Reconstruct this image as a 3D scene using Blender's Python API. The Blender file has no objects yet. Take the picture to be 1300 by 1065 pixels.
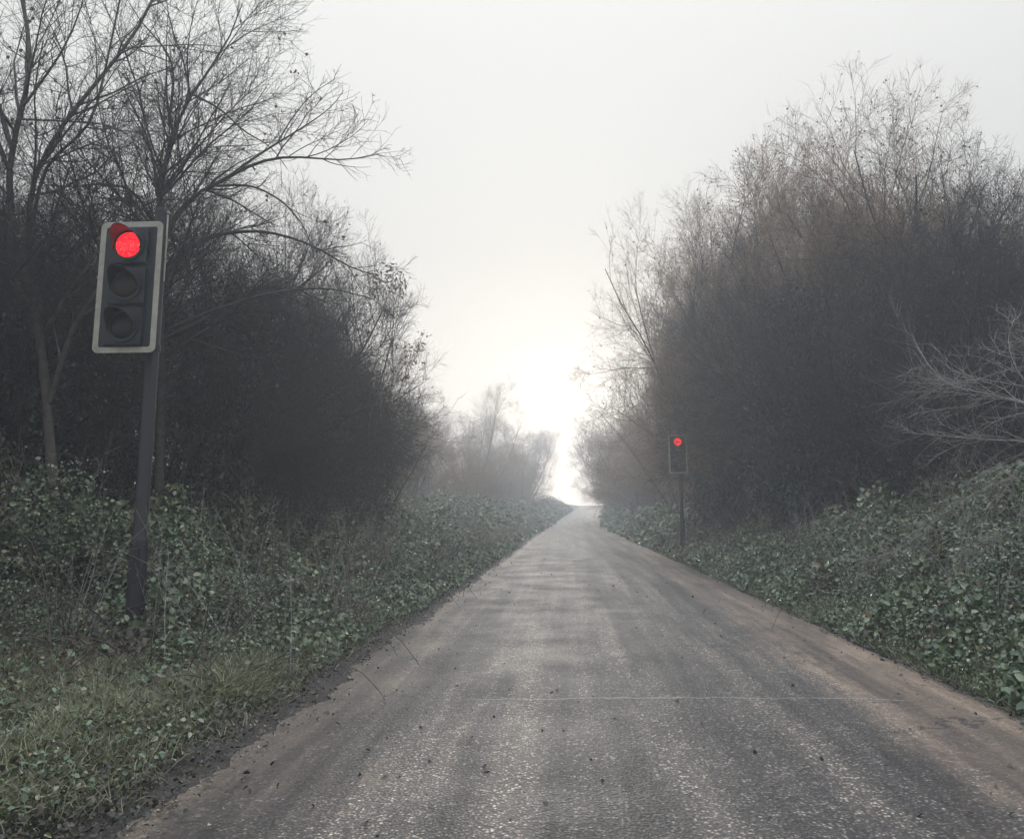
import bpy, math, random
import numpy as np
from mathutils import Vector

# ------------------------------------------------------------------ camera, sky, sun, exposure
S = bpy.context.scene
COL = S.collection
cd = bpy.data.cameras.new("camera")
cam = bpy.data.objects.new("camera", cd)
COL.objects.link(cam)
cam.location = (0, 0, 1.3)
cam.rotation_euler = (math.radians(98.8), 0, math.radians(3.9))
cd.sensor_width = 36
cd.lens = 36 * 1050 / 1300
cd.shift_y = -45 / 1300
cd.clip_start = 0.05
cd.clip_end = 2000
S.camera = cam

SUN_EL, SUN_AZ = 8, -1.0     # degrees; azimuth measured from +Y towards +X
W = bpy.data.worlds.new("World")
S.world = W
W.use_nodes = True
nt = W.node_tree
nt.nodes.clear()
def N(t, kind, **kw):
    n = t.nodes.new(kind)
    for k, v in kw.items():
        if k in n.inputs.keys() if hasattr(n.inputs, 'keys') else False:
            n.inputs[k].default_value = v
        else:
            setattr(n, k, v)
    return n
L = nt.links.new
out = N(nt, 'ShaderNodeOutputWorld')
bg = N(nt, 'ShaderNodeBackground')
sky = N(nt, 'ShaderNodeTexSky')
sky.sky_type = 'NISHITA'
sky.sun_disc = False
sky.sun_elevation = math.radians(SUN_EL)
sky.sun_rotation = math.radians(SUN_AZ)
sky.dust_density = 2
tc = N(nt, 'ShaderNodeTexCoord')
sep = N(nt, 'ShaderNodeSeparateXYZ')
L(tc.outputs['Generated'], sep.inputs[0])
ramp = N(nt, 'ShaderNodeValToRGB')            # overcast dome: brighter towards the zenith
L(sep.outputs['Z'], ramp.inputs[0])
cr = ramp.color_ramp
cr.elements[0].position = 0.0; cr.elements[0].color = (.72, .70, .67, 1)
cr.elements[1].position = 1.0; cr.elements[1].color = (1.60, 1.95, 2.50, 1)
for p_, c_ in ((.10, (.66, .645, .615, 1)), (.30, (.66, .65, .62, 1)), (.62, (.88, .875, .84, 1)), (.8, (1.30, 1.46, 1.68, 1))):
    e_ = cr.elements.new(p_); e_.color = c_
dot = N(nt, 'ShaderNodeVectorMath', operation='DOT_PRODUCT')   # glow of the low sun behind the fog
L(tc.outputs['Generated'], dot.inputs[0])
dot.inputs[1].default_value = Vector((0.018, 1, 0.03)).normalized()
mx = N(nt, 'ShaderNodeMath', operation='MAXIMUM'); L(dot.outputs['Value'], mx.inputs[0]); mx.inputs[1].default_value = 0
pw = N(nt, 'ShaderNodeMath', operation='POWER'); L(mx.outputs[0], pw.inputs[0]); pw.inputs[1].default_value = 170
ml = N(nt, 'ShaderNodeMath', operation='MULTIPLY'); L(pw.outputs[0], ml.inputs[0]); ml.inputs[1].default_value = 1.7
pw2 = N(nt, 'ShaderNodeMath', operation='POWER'); L(mx.outputs[0], pw2.inputs[0]); pw2.inputs[1].default_value = 30
ml2 = N(nt, 'ShaderNodeMath', operation='MULTIPLY_ADD'); L(pw2.outputs[0], ml2.inputs[0]); ml2.inputs[1].default_value = .16; L(ml.outputs[0], ml2.inputs[2]); ml = ml2
glow = N(nt, 'ShaderNodeVectorMath', operation='SCALE'); glow.inputs[0].default_value = (1, .96, .88); L(ml.outputs[0], glow.inputs['Scale'])
add = N(nt, 'ShaderNodeVectorMath', operation='ADD'); L(ramp.outputs[0], add.inputs[0]); L(glow.outputs[0], add.inputs[1])
skys = N(nt, 'ShaderNodeVectorMath', operation='SCALE'); L(sky.outputs[0], skys.inputs[0]); skys.inputs['Scale'].default_value = 0.06
mixs = N(nt, 'ShaderNodeMix', data_type='VECTOR'); mixs.inputs[0].default_value = 0.9
L(skys.outputs[0], mixs.inputs[4]); L(add.outputs[0], mixs.inputs[5])
L(mixs.outputs[1], bg.inputs['Color'])
bg.inputs['Strength'].default_value = 1.0
L(bg.outputs[0], out.inputs[0])

sl = bpy.data.lights.new("sun", 'SUN')
sl.energy = 2.5
sl.angle = math.radians(14)
sl.color = (1, .93, .82)
sun = bpy.data.objects.new("sun", sl)
COL.objects.link(sun)
a_, e_ = math.radians(SUN_AZ), math.radians(SUN_EL)
sd = Vector((math.sin(a_) * math.cos(e_), math.cos(a_) * math.cos(e_), math.sin(e_)))
sun.rotation_euler = sd.to_track_quat('Z', 'Y').to_euler()

S.view_settings.view_transform = 'Standard'
S.view_settings.look = 'None'
S.view_settings.exposure = 0.27
S.view_settings.gamma = 1
S.render.engine = 'CYCLES'
S.cycles.use_denoising = True
S.cycles.max_bounces = 5
S.cycles.diffuse_bounces = 3
S.cycles.glossy_bounces = 2
S.cycles.transmission_bounces = 1
S.cycles.volume_bounces = 0
S.cycles.sample_clamp_indirect = 4

HAZE = dict(density=0.0084, color=(.85, .895, .95, 1), anis=0.45)

# ------------------------------------------------------------------ helpers
def tag(o, label=None, cat=None, group=None, kind=None):
    if label: o['label'] = label
    if cat: o['category'] = cat
    if group: o['group'] = group
    if kind: o['kind'] = kind
    return o

def empty(name, loc=(0, 0, 0), rz=0, sc=1):
    o = bpy.data.objects.new(name, None)
    COL.objects.link(o)
    o.location = loc
    o.rotation_euler = (0, 0, rz)
    o.scale = (sc, sc, sc) if not isinstance(sc, tuple) else sc
    o.empty_display_size = .2
    return o

def np_mesh(name, verts, quads=None, tris=None, mats=(), smooth=True):
    verts = np.ascontiguousarray(verts, dtype=np.float32).reshape(-1, 3)
    parts, sizes = [], []
    if quads is not None and len(quads):
        q = np.asarray(quads, dtype=np.int32).reshape(-1, 4); parts.append(q.ravel()); sizes.append(np.full(len(q), 4, np.int32))
    if tris is not None and len(tris):
        t = np.asarray(tris, dtype=np.int32).reshape(-1, 3); parts.append(t.ravel()); sizes.append(np.full(len(t), 3, np.int32))
    loops = np.concatenate(parts); sz = np.concatenate(sizes)
    starts = np.concatenate([[0], np.cumsum(sz)[:-1]]).astype(np.int32)
    me = bpy.data.meshes.new(name)
    me.vertices.add(len(verts)); me.vertices.foreach_set('co', verts.ravel())
    me.loops.add(len(loops)); me.loops.foreach_set('vertex_index', loops)
    me.polygons.add(len(sz)); me.polygons.foreach_set('loop_start', starts)
    me.polygons.foreach_set('use_smooth', np.full(len(sz), smooth, dtype=bool))
    me.update(calc_edges=True)
    me.validate()
    for m in mats: me.materials.append(m)
    return me

def obj(name, me, parent=None, loc=(0, 0, 0)):
    o = bpy.data.objects.new(name, me)
    COL.objects.link(o)
    o.parent = parent
    o.location = loc
    return o

class MB:                                   # small hand-modelled meshes
    def __init__(s): s.v, s.f = [], []
    def poly(s, vs, fs):
        b = len(s.v); s.v += [tuple(v) for v in vs]; s.f += [tuple(b + i for i in f) for f in fs]
    def box(s, c, d, bev=.0):
        x, y, z = (k / 2 for k in d)
        b = bev
        ring = lambda zz, ins: [(c[0] + sx * (x - ins) , c[1] + sy * (y - ins), c[2] + zz) for sx, sy in ((-1, -1), (1, -1), (1, 1), (-1, 1))]
        rings = [ring(-z, b), ring(-z + b, 0), ring(z - b, 0), ring(z, b)] if b else [ring(-z, 0), ring(z, 0)]
        vs = [p for r in rings for p in r]; n = len(rings)
        fs = [(k * 4 + i, k * 4 + (i + 1) % 4, k * 4 + 4 + (i + 1) % 4, k * 4 + 4 + i) for k in range(n - 1) for i in range(4)]
        fs += [(3, 2, 1, 0), tuple(4 * (n - 1) + i for i in range(4))]
        s.poly(vs, fs)
    def lathe(s, c, prof, axis='z', n=32, a0=0, a1=2 * math.pi, caps=True):
        full = abs(a1 - a0 - 2 * math.pi) < 1e-6
        m = n if full else n + 1
        vs = []
        for r, h in prof:
            for i in range(m):
                a = a0 + (a1 - a0) * i / n
                u, w = r * math.cos(a), r * math.sin(a)
                vs.append((c[0] + u, c[1] + w, c[2] + h) if axis == 'z' else (c[0] + u, c[1] - h, c[2] + w))
        fs = []
        for k in range(len(prof) - 1):
            for i in range(n):
                j = (i + 1) % m
                fs.append((k * m + i, k * m + j, (k + 1) * m + j, (k + 1) * m + i))
        if full and caps:
            fs.append(tuple(range(m))[::-1]); fs.append(tuple((len(prof) - 1) * m + i for i in range(m)))
        s.poly(vs, fs)
    def build(s, name, mat, parent=None, smooth=False, loc=(0, 0, 0)):
        me = bpy.data.meshes.new(name); me.from_pydata(s.v, [], s.f); me.materials.append(mat)
        me.update()
        if smooth:
            me.polygons.foreach_set('use_smooth', np.ones(len(s.f), bool))
            me.set_sharp_from_angle(angle=math.radians(40))
        return obj(name, me, parent, loc)

# ------------------------------------------------------------------ materials
def mat(name, rough=.6, spec=.4):
    m = bpy.data.materials.new(name); m.use_nodes = True
    t = m.node_tree; b = t.nodes['Principled BSDF']
    b.inputs['Roughness'].default_value = rough
    b.inputs['Specular IOR Level'].default_value = spec
    return m, t, b
def rampnode(t, fac, stops, interp='LINEAR'):
    r = t.nodes.new('ShaderNodeValToRGB'); c = r.color_ramp; c.interpolation = interp
    while len(c.elements) > 1: c.elements.remove(c.elements[-1])
    c.elements[0].position = stops[0][0]; c.elements[0].color = (*stops[0][1], 1)
    for p, k in stops[1:]:
        e = c.elements.new(p); e.color = (*k, 1)
    t.links.new(fac, r.inputs[0])
    return r
def noise(t, scale, detail=4, vec=None, rough=.5):
    n = t.nodes.new('ShaderNodeTexNoise'); n.inputs['Scale'].default_value = scale
    n.inputs['Detail'].default_value = detail; n.inputs['Roughness'].default_value = rough
    if vec is not None: t.links.new(vec, n.inputs['Vector'])
    return n
def geopos(t): return t.nodes.new('ShaderNodeNewGeometry').outputs['Position']
def bump(t, b, h, strength, dist):
    n = t.nodes.new('ShaderNodeBump'); n.inputs['Strength'].default_value = strength; n.inputs['Distance'].default_value = dist
    t.links.new(h, n.inputs['Height']); t.links.new(n.outputs[0], b.inputs['Normal']); return n
def mixc(t, fac, a, b_, mode='MIX'):
    m = t.nodes.new('ShaderNodeMix'); m.data_type = 'RGBA'; m.blend_type = mode
    for i, v in ((0, fac), (6, a), (7, b_)):
        if isinstance(v, (int, float)): m.inputs[i].default_value = v
        elif isinstance(v, tuple): m.inputs[i].default_value = (*v, 1)
        else: t.links.new(v, m.inputs[i])
    return m.outputs[2]
def math_(t, op, a, b_=None, c=None, clamp=False):
    m = t.nodes.new('ShaderNodeMath'); m.operation = op; m.use_clamp = clamp
    for i, v in enumerate((a, b_, c)):
        if v is None: continue
        if isinstance(v, (int, float)): m.inputs[i].default_value = v
        else: t.links.new(v, m.inputs[i])
    return m.outputs[0]

def leaf_mat(name, stops, rough=.42, patch=None, spec=.5, pm=.9):
    m, t, b = mat(name, rough, spec)
    g = t.nodes.new('ShaderNodeNewGeometry')
    r = rampnode(t, g.outputs['Random Per Island'], stops)
    n = noise(t, .9, 3, g.outputs['Position'])
    c = mixc(t, math_(t, 'MULTIPLY', n.outputs['Fac'], pm), r.outputs[0], patch or (.02, .03, .018), 'MIX')
    t.links.new(c, b.inputs['Base Color'])
    return m
def bark_mat(name, c1, c2, rough=.75):
    m, t, b = mat(name, rough, .3)
    g = geopos(t)
    n = noise(t, 14, 5, g)
    r = rampnode(t, n.outputs['Fac'], [(.3, c1), (.7, c2)])
    t.links.new(r.outputs[0], b.inputs['Base Color'])
    n2 = noise(t, 70, 3, g); bump(t, b, n2.outputs['Fac'], .5, .01)
    return m
M = {}
M['bramble'] = leaf_mat('bramble_leaf', [(0, (.045, .07, .035)), (.3, (.08, .12, .06)), (.6, (.15, .20, .105)), (.85, (.26, .31, .19)), (.94, (.42, .42, .28)), (1, (.26, .15, .07))], .30, (.09, .12, .05), pm=.5)
M['bramble_brown'] = leaf_mat('withered_leaf', [(0, (.07, .045, .03)), (.5, (.12, .075, .045)), (1, (.17, .13, .08))], .6)
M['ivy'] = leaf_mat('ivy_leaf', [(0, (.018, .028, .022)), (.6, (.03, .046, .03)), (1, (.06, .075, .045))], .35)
M['brown_leaf'] = leaf_mat('clinging_brown_leaf', [(0, (.15, .09, .045)), (.6, (.28, .17, .085)), (1, (.40, .27, .15))], .6, (.06, .045, .03))
M['grass'] = leaf_mat('grass_blade', [(0, (.10, .13, .05)), (.4, (.24, .27, .11)), (.75, (.46, .47, .27)), (1, (.70, .68, .50))], .5, (.05, .065, .03))
M['drygrass'] = leaf_mat('dry_grass_blade', [(0, (.22, .18, .11)), (.5, (.36, .31, .21)), (1, (.52, .46, .34))], .6, (.08, .07, .04))
M['litter'] = leaf_mat('litter', [(0, (.03, .024, .018)), (.6, (.08, .055, .038)), (.9, (.16, .12, .08)), (1, (.3, .28, .24))], .5)
M['bark'] = bark_mat('dark_bark', (.035, .03, .028), (.085, .075, .065))
M['bark_pale'] = bark_mat('mossy_bark', (.05, .045, .038), (.11, .10, .085))
M['twig'] = bark_mat('twig_bark', (.03, .024, .022), (.07, .055, .045))
M['twig_brown'] = bark_mat('brown_twig_bark', (.20, .125, .065), (.40, .26, .145))
M['bark_mid'] = bark_mat('grey_brown_bark', (.045, .038, .033), (.10, .088, .075))
M['twig_mid'] = bark_mat('grey_brown_twig_bark', (.06, .05, .042), (.13, .11, .09))
M['dead_wood'] = bark_mat('dead_pale_wood', (.20, .185, .165), (.38, .36, .33))

# road ------------------------------------------------------------
def road_material():
    m, t, b = mat('worn_gritty_tarmac', .55, .45)
    g = geopos(t)
    s = t.nodes.new('ShaderNodeSeparateXYZ'); t.links.new(g, s.inputs[0])
    X, Y = s.outputs[0], s.outputs[1]
    v = t.nodes.new('ShaderNodeTexVoronoi'); v.inputs['Scale'].default_value = 62; t.links.new(g, v.inputs['Vector'])
    v2 = t.nodes.new('ShaderNodeTexVoronoi'); v2.inputs['Scale'].default_value = 105; t.links.new(g, v2.inputs['Vector'])
    sc = t.nodes.new('ShaderNodeSeparateColor'); t.links.new(v.outputs['Color'], sc.inputs[0])
    chips = rampnode(t, sc.outputs[0], [(0, (.025, .024, .026)), (.34, (.088, .072, .060)), (.55, (.235, .20, .18)), (.78, (.54, .47, .41)), (1, (.88, .80, .72))])
    sc2 = t.nodes.new('ShaderNodeSeparateColor'); t.links.new(v2.outputs['Color'], sc2.inputs[0])
    chips2 = rampnode(t, sc2.outputs[0], [(0, (.03, .028, .03)), (.5, (.10, .088, .08)), (.75, (.27, .235, .21)), (.93, (.50, .44, .39)), (1, (.8, .74, .66))])
    nc = noise(t, 16, 3, g)
    pick = rampnode(t, nc.outputs['Fac'], [(.44, (0, 0, 0)), (.52, (1, 1, 1))])
    chips = type('x', (), dict(outputs=[mixc(t, pick.outputs[0], chips.outputs[0], chips2.outputs[0])]))
    binder = mixc(t, math_(t, 'SMOOTHSTEP' if False else 'MULTIPLY', v.outputs['Distance'], 1.5, clamp=True), chips.outputs[0], (.055, .05, .048))
    # smooth mud-brown fines towards the edges; left margin's shade painted into their colour
    nb = noise(t, 1.1, 5, g, .6)
    nbf = noise(t, 9, 5, g, .7)
    wob = math_(t, 'ADD', math_(t, 'MULTIPLY_ADD', nb.outputs['Fac'], 1.7, -.85), math_(t, 'MULTIPLY_ADD', nbf.outputs['Fac'], 1.3, -.65))
    xr = math_(t, 'ADD', X, wob)
    mr = t.nodes.new('ShaderNodeMapRange'); mr.interpolation_type = 'SMOOTHSTEP'; t.links.new(xr, mr.inputs[0])
    mr.inputs[1].default_value = 1.55; mr.inputs[2].default_value = 2.5
    ml_ = t.nodes.new('ShaderNodeMapRange'); ml_.interpolation_type = 'SMOOTHSTEP'; t.links.new(xr, ml_.inputs[0])
    ml_.inputs[1].default_value = -.9; ml_.inputs[2].default_value = -1.7
    edge = math_(t, 'MAXIMUM', mr.outputs[0], ml_.outputs[0])
    nf = noise(t, 40, 4, g)
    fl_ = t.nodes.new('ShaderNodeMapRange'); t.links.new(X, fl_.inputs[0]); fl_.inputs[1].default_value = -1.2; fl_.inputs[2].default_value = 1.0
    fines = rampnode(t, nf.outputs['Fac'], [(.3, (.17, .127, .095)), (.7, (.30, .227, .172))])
    fines_shaded = rampnode(t, nf.outputs['Fac'], [(.3, (.065, .051, .040)), (.7, (.145, .115, .09))])
    fines_c = mixc(t, fl_.outputs[0], fines_shaded.outputs[0], fines.outputs[0])
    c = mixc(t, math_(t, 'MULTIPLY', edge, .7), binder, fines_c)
    # wheel tracks: stretched streaks along the lane
    mp = t.nodes.new('ShaderNodeMapping'); t.links.new(g, mp.inputs[0]); mp.inputs['Scale'].default_value = (2.6, .09, 1)
    nt_ = noise(t, 1, 4, mp.outputs[0], .6)
    tr = rampnode(t, nt_.outputs['Fac'], [(.36, (.42, .40, .39)), (.5, (.95, .90, .83)), (.62, (1.7, 1.55, 1.36))])
    c = mixc(t, 1.0, c, tr.outputs[0], 'MULTIPLY')
    mpz = t.nodes.new('ShaderNodeMapping'); t.links.new(g, mpz.inputs[0]); mpz.inputs['Scale'].default_value = (1, .3, 1)
    npz = noise(t, 2.6, 6, mpz.outputs[0], .7)
    pt = rampnode(t, npz.outputs['Fac'], [(.35, (.62, .62, .66)), (.55, (1.05, 1.04, 1.02)), (.7, (1.35, 1.3, 1.22))])
    c = mixc(t, .55, c, pt.outputs[0], 'MULTIPLY')
    # thin pale sealed cut across the lane, about six metres ahead
    ly = math_(t, 'MULTIPLY_ADD', X, .075, 5.99)
    wn = noise(t, 3, 3, g)
    ly = math_(t, 'ADD', ly, math_(t, 'MULTIPLY_ADD', wn.outputs['Fac'], .16, -.08))
    dl = math_(t, 'ABSOLUTE', math_(t, 'SUBTRACT', Y, ly))
    inl = math_(t, 'LESS_THAN', dl, .013)
    inx = math_(t, 'MULTIPLY', math_(t, 'GREATER_THAN', X, -.72), math_(t, 'LESS_THAN', X, 2.35))
    wf = math_(t, 'MULTIPLY', math_(t, 'MULTIPLY', inl, inx), math_(t, 'MULTIPLY_ADD', nf.outputs['Fac'], 1.6, -.25, clamp=True))
    c = mixc(t, wf, c, (.36, .31, .27))
    # fine cracks and worn dark damp patches
    wv = noise(t, 1.6, 6, g, .7)
    wvc = t.nodes.new('ShaderNodeVectorMath'); wvc.operation = 'MULTIPLY_ADD'; t.links.new(wv.outputs['Color'], wvc.inputs[0]); wvc.inputs[1].default_value = (.9, .9, 0); t.links.new(g, wvc.inputs[2])
    vc = t.nodes.new('ShaderNodeTexVoronoi'); vc.feature = 'DISTANCE_TO_EDGE'; vc.inputs['Scale'].default_value = .42; t.links.new(wvc.outputs[0], vc.inputs['Vector'])
    ck = math_(t, 'MULTIPLY', math_(t, 'LESS_THAN', vc.outputs['Distance'], .0035), math_(t, 'GREATER_THAN', nb.outputs['Fac'], .5))
    c = mixc(t, math_(t, 'MULTIPLY', ck, .65), c, (.02, .018, .017))
    mpd = t.nodes.new('ShaderNodeMapping'); t.links.new(g, mpd.inputs[0]); mpd.inputs['Scale'].default_value = (1.7, .28, 1); mpd.inputs['Location'].default_value = (3, 7, 0)
    nd = noise(t, 1, 7, mpd.outputs[0], .72)
    dmp = rampnode(t, nd.outputs['Fac'], [(.50, (1, 1, 1)), (.60, (.52, .52, .54))])
    c = mixc(t, .85, c, dmp.outputs[0], 'MULTIPLY')
    t.links.new(c, b.inputs['Base Color'])
    rr = rampnode(t, nb.outputs['Fac'], [(.35, (.62,) * 3), (.65, (.74,) * 3)])
    t.links.new(rr.outputs[0], b.inputs['Roughness'])
    inv = math_(t, 'SUBTRACT', 1, v.outputs['Distance'])
    h = math_(t, 'ADD', math_(t, 'MULTIPLY', inv, math_(t, 'SUBTRACT', 1.15, edge)), math_(t, 'MULTIPLY', nf.outputs['Fac'], .35))
    bump(t, b, h, .8, .005)
    return m
M['road'] = road_material()
def soil_material(name, c1, c2, c3):
    m, t, b = mat(name, .8, .3)
    g = geopos(t)
    n = noise(t, 3, 7, g, .65); n2 = noise(t, 45, 4, g)
    r = rampnode(t, n.outputs['Fac'], [(.3, c1), (.5, c2), (.7, c3)])
    c = mixc(t, .6, r.outputs[0], rampnode(t, n2.outputs['Fac'], [(.35, (.5, .5, .5)), (.65, (1.4, 1.4, 1.4))]).outputs[0], 'MULTIPLY')
    t.links.new(c, b.inputs['Base Color']); bump(t, b, n2.outputs['Fac'], .8, .03)
    return m
M['soil'] = soil_material('bank_soil', (.02, .018, .014), (.035, .036, .024), (.05, .055, .03))
M['mud'] = soil_material('edge_mud', (.035, .028, .024), (.06, .048, .04), (.09, .072, .06))

# ------------------------------------------------------------------ terrain
XL, XR = -1.80, 2.86
def sm(x): x = np.clip(x, 0, 1); return x * x * (3 - 2 * x)
_rng = np.random.default_rng(5)
_ph = _rng.uniform(0, 6.28, (9, 2)); _fr = _rng.uniform(.25, 1.5, (9, 2)) * _rng.choice([-1, 1], (9, 2))
def wav(x, y, k=1.0):
    o = 0
    for i in range(9): o = o + np.sin(x * _fr[i, 0] * k + _ph[i, 0] + y * _fr[i, 1] * k)
    return o / 9
def bend(y): return 3.6 * np.clip((np.asarray(y, float) - 45) / 100, 0, None) ** 2
def road_z(y): return 0.00022 * np.clip(np.asarray(y, float) - 45, 0, None) ** 2 * (np.asarray(y) < 400)
def gz(x, y):
    x = np.asarray(x, float); y = np.asarray(y, float); x = x - bend(y)
    sL = np.clip(XL - .2 - x, 0, None); sR = np.clip(x - XR - .05, 0, None)
    near = sm((y - 5.2) / 3.2); far = 1 - .55 * sm((y - 30) / 25)
    zl = (.14 * sm(sL / .5) + (1.05 * near + .12) * sm((sL - .9) / 4.2)) * far
    zr = (.16 * sm(sR / .35) + (.75 + .25 * (1 - sm((y - 9) / 6))) * sm((sR - .2) / 3.2)) * far
    z = np.where(x < XL, zl, np.where(x > XR, zr, 0))
    off = np.minimum(np.clip(np.maximum(sL, sR), 0, 2) / 2, 1)
    return z + wav(x, y) * .16 * off + road_z(np.clip(y, -100, 150))
def build_ground():
    xs = np.concatenate([np.linspace(-230, -14, 20), np.linspace(-13, XL - .25, 60), [XL, XR + .04], np.linspace(XR + .1, 14, 44), np.linspace(15, 230, 20)])
    ys = np.concatenate([np.linspace(-60, 0, 14), np.linspace(.5, 40, 110), np.linspace(41, 130, 70), np.linspace(135, 190, 8)])
    X, Y = np.meshgrid(xs, ys); X = X + bend(Y)
    Z = gz(X, Y) - .03
    nx, ny = len(xs), len(ys)
    idx = np.arange(nx * ny).reshape(ny, nx)
    q = np.stack([idx[:-1, :-1], idx[:-1, 1:], idx[1:, 1:], idx[1:, :-1]], -1).reshape(-1, 4)
    me = np_mesh('ground', np.stack([X, Y, Z], -1), q, mats=[M['soil']])
    tag(obj('ground', me), kind='structure')
build_ground()
def strip(name, x0f, x1f, z, m, ys, nx=8, camber=0.0):
    vs = []
    for y in ys:
        a, c = x0f(y), x1f(y)
        for i in range(nx + 1):
            u = i / nx
            vs.append((a + (c - a) * u + float(bend(y)), y, float(road_z(min(y, 150))) + z + camber * (1 - (2 * u - 1) ** 2)))
    n = nx + 1
    q = [(k * n + i, k * n + i + 1, (k + 1) * n + i + 1, (k + 1) * n + i) for k in range(len(ys) - 1) for i in range(nx)]
    return tag(obj(name, np_mesh(name, np.array(vs), q, mats=[m])), kind='structure')
ys_ = np.concatenate([np.concatenate([np.linspace(-20, 2, 60), np.linspace(2.03, 16, 520), np.linspace(16.1, 30, 120)]), np.linspace(30.5, 188, 190)])
wl = lambda y: .05 * math.sin(y * 1.3) + .03 * math.sin(y * 3.1 + 1) + .022 * math.sin(y * 7.7) + .018 * math.sin(y * 17.3 + math.sin(y * 5)) + .012 * math.sin(y * 37.1 + 2 * math.sin(y * 9))
strip('road', lambda y: XL + wl(y), lambda y: XR + .6 * wl(y + 9), .004, M['road'], ys_, 10, .03)
strip('dirt_verge', lambda y: XL - .42 - .12 * math.sin(y * 1.9), lambda y: XL + .10, -.006, M['mud'], ys_, 3)

# ------------------------------------------------------------------ plant growing
def unit(v): return v / np.maximum(np.linalg.norm(v, axis=-1, keepdims=True), 1e-9)
def tubes(P, R, rng, sides=3):
    B, K, _ = P.shape
    T = np.empty_like(P); T[:, 1:-1] = P[:, 2:] - P[:, :-2]; T[:, 0] = P[:, 1] - P[:, 0]; T[:, -1] = P[:, -1] - P[:, -2]
    T = unit(T)
    ref = unit(rng.normal(size=(B, 1, 3)))
    N1 = unit(np.cross(T, np.broadcast_to(ref, T.shape)) + 1e-6); N2 = np.cross(T, N1)
    a = np.arange(sides) * 2 * np.pi / sides
    V = P[:, :, None] + R[:, :, None, None] * (np.cos(a)[None, None, :, None] * N1[:, :, None] + np.sin(a)[None, None, :, None] * N2[:, :, None])
    idx = np.arange(B * K * sides).reshape(B, K, sides)
    nx = np.roll(idx, -1, axis=2)
    q = np.stack([idx[:, :-1], nx[:, :-1], nx[:, 1:], idx[:, 1:]], -1).reshape(-1, 4)
    return V.reshape(-1, 3), q
class Geo:
    def __init__(s): s.v, s.q, s.n = [], [], 0
    def add(s, v, q): s.v.append(v); s.q.append(q + s.n); s.n += len(v)
    def mesh(s, name, m, smooth=True): return np_mesh(name, np.concatenate(s.v), np.concatenate(s.q), mats=[m], smooth=smooth)
def walk(p0, d0, Ln, K, wig, up, rng, droop=0.0):
    B = len(p0); P = np.empty((B, K + 1, 3)); P[:, 0] = p0; d = d0.copy()
    for i in range(K):
        d = d + rng.normal(size=(B, 3)) * wig; d[:, 2] += up - droop * i / K
        d = unit(d); P[:, i + 1] = P[:, i] + d * (Ln / K)[:, None]
    return P
def children(P, R, n, rng, t0=.25, f=(.35, .6), ang=(35, 65), K=4, wig=.15, up=.06, rmin=.0022, rf=.6, droop=0.0, taper=.25):
    B, K1, _ = P.shape
    plen = np.linalg.norm(np.diff(P, axis=1), axis=2).sum(1)
    idx = np.sort(rng.choice(B, n * B, p=(plen ** 1.0) / (plen ** 1.0).sum())); m = len(idx)
    t = t0 + (1 - t0) * rng.random(m) ** .85
    s = t * (K1 - 1); i = np.minimum(s.astype(int), K1 - 2); fr = (s - i)[:, None]
    p0 = P[idx, i] * (1 - fr) + P[idx, i + 1] * fr
    tan = unit(P[idx, i + 1] - P[idx, i])
    r0 = R[idx, i] * (1 - fr[:, 0]) + R[idx, i + 1] * fr[:, 0]
    perp = unit(np.cross(tan, rng.normal(size=(m, 3))))
    a = np.radians(rng.uniform(*ang, m))[:, None]
    d = np.cos(a) * tan + np.sin(a) * perp
    Ln = plen[idx] * rng.uniform(*f, m) * (1.15 - .6 * t)
    C = walk(p0, d, Ln, K, wig, up, rng, droop)
    rr = np.maximum(r0 * rf, rmin)
    RR = rr[:, None] * np.linspace(1, taper, K + 1)[None]
    return C, np.maximum(RR, rmin * .55)
def leafset(pos, size, rng, flat=.5, up=0.0, elong=1.35, out=None):
    """small folded leaves: two quads each"""
    m = len(pos); size = np.broadcast_to(size, (m,)) * rng.uniform(.6, 1.3, m)
    nrm = unit(rng.normal(size=(m, 3)) * (1 - flat) + np.array([0, 0, 1.0]) * flat + (0 if out is None else out))
    a = unit(np.cross(nrm, rng.normal(size=(m, 3)))); b = np.cross(nrm, a)
    s = size[:, None]
    w = s * .5; l = s * elong
    fold = nrm * s * .16
    V = np.stack([pos, pos + a * l * .30 + b * w + fold, pos + a * l * .72 + b * w * .72 + fold, pos + a * l - nrm * s * .12,
                  pos + a * l * .72 - b * w * .72 + fold, pos + a * l * .30 - b * w + fold], 1).reshape(-1, 3)
    k = np.arange(m)[:, None] * 6
    q = np.concatenate([k + np.array([[0, 1, 2, 3]]), k + np.array([[0, 3, 4, 5]])])
    return V, q
def on_branches(P, n, rng, jit=.03):
    B, K1, _ = P.shape
    b = np.where(rng.random(n) < .35, rng.integers(0, B, n), rng.integers(0, max(B // 3, 1), n) * 3); s = rng.random(n) * (K1 - 1); i = np.minimum(s.astype(int), K1 - 2); fr = (s - i)[:, None]
    return P[b, i] * (1 - fr) + P[b, i + 1] * fr + rng.normal(size=(n, 3)) * jit

def fountain(rng, n, h, spread, r, K=8, curve=.03, base=.25):
    az = np.arange(n) * 2.4 + rng.uniform(0, 1, n); tilt = np.radians(rng.uniform(.1, 1, n) * spread)
    d = np.stack([np.sin(tilt) * np.cos(az), np.sin(tilt) * np.sin(az), np.cos(tilt)], -1)
    p0 = np.stack([np.cos(az) * base * rng.random(n), np.sin(az) * base * rng.random(n), np.full(n, -.15)], -1)
    P = walk(p0, d, h * rng.uniform(.75, 1.08, n), K, .08, curve, rng)
    R = (r * rng.uniform(.6, 1.1, n))[:, None] * np.linspace(1, .22, K + 1)[None]
    return P, R

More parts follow.
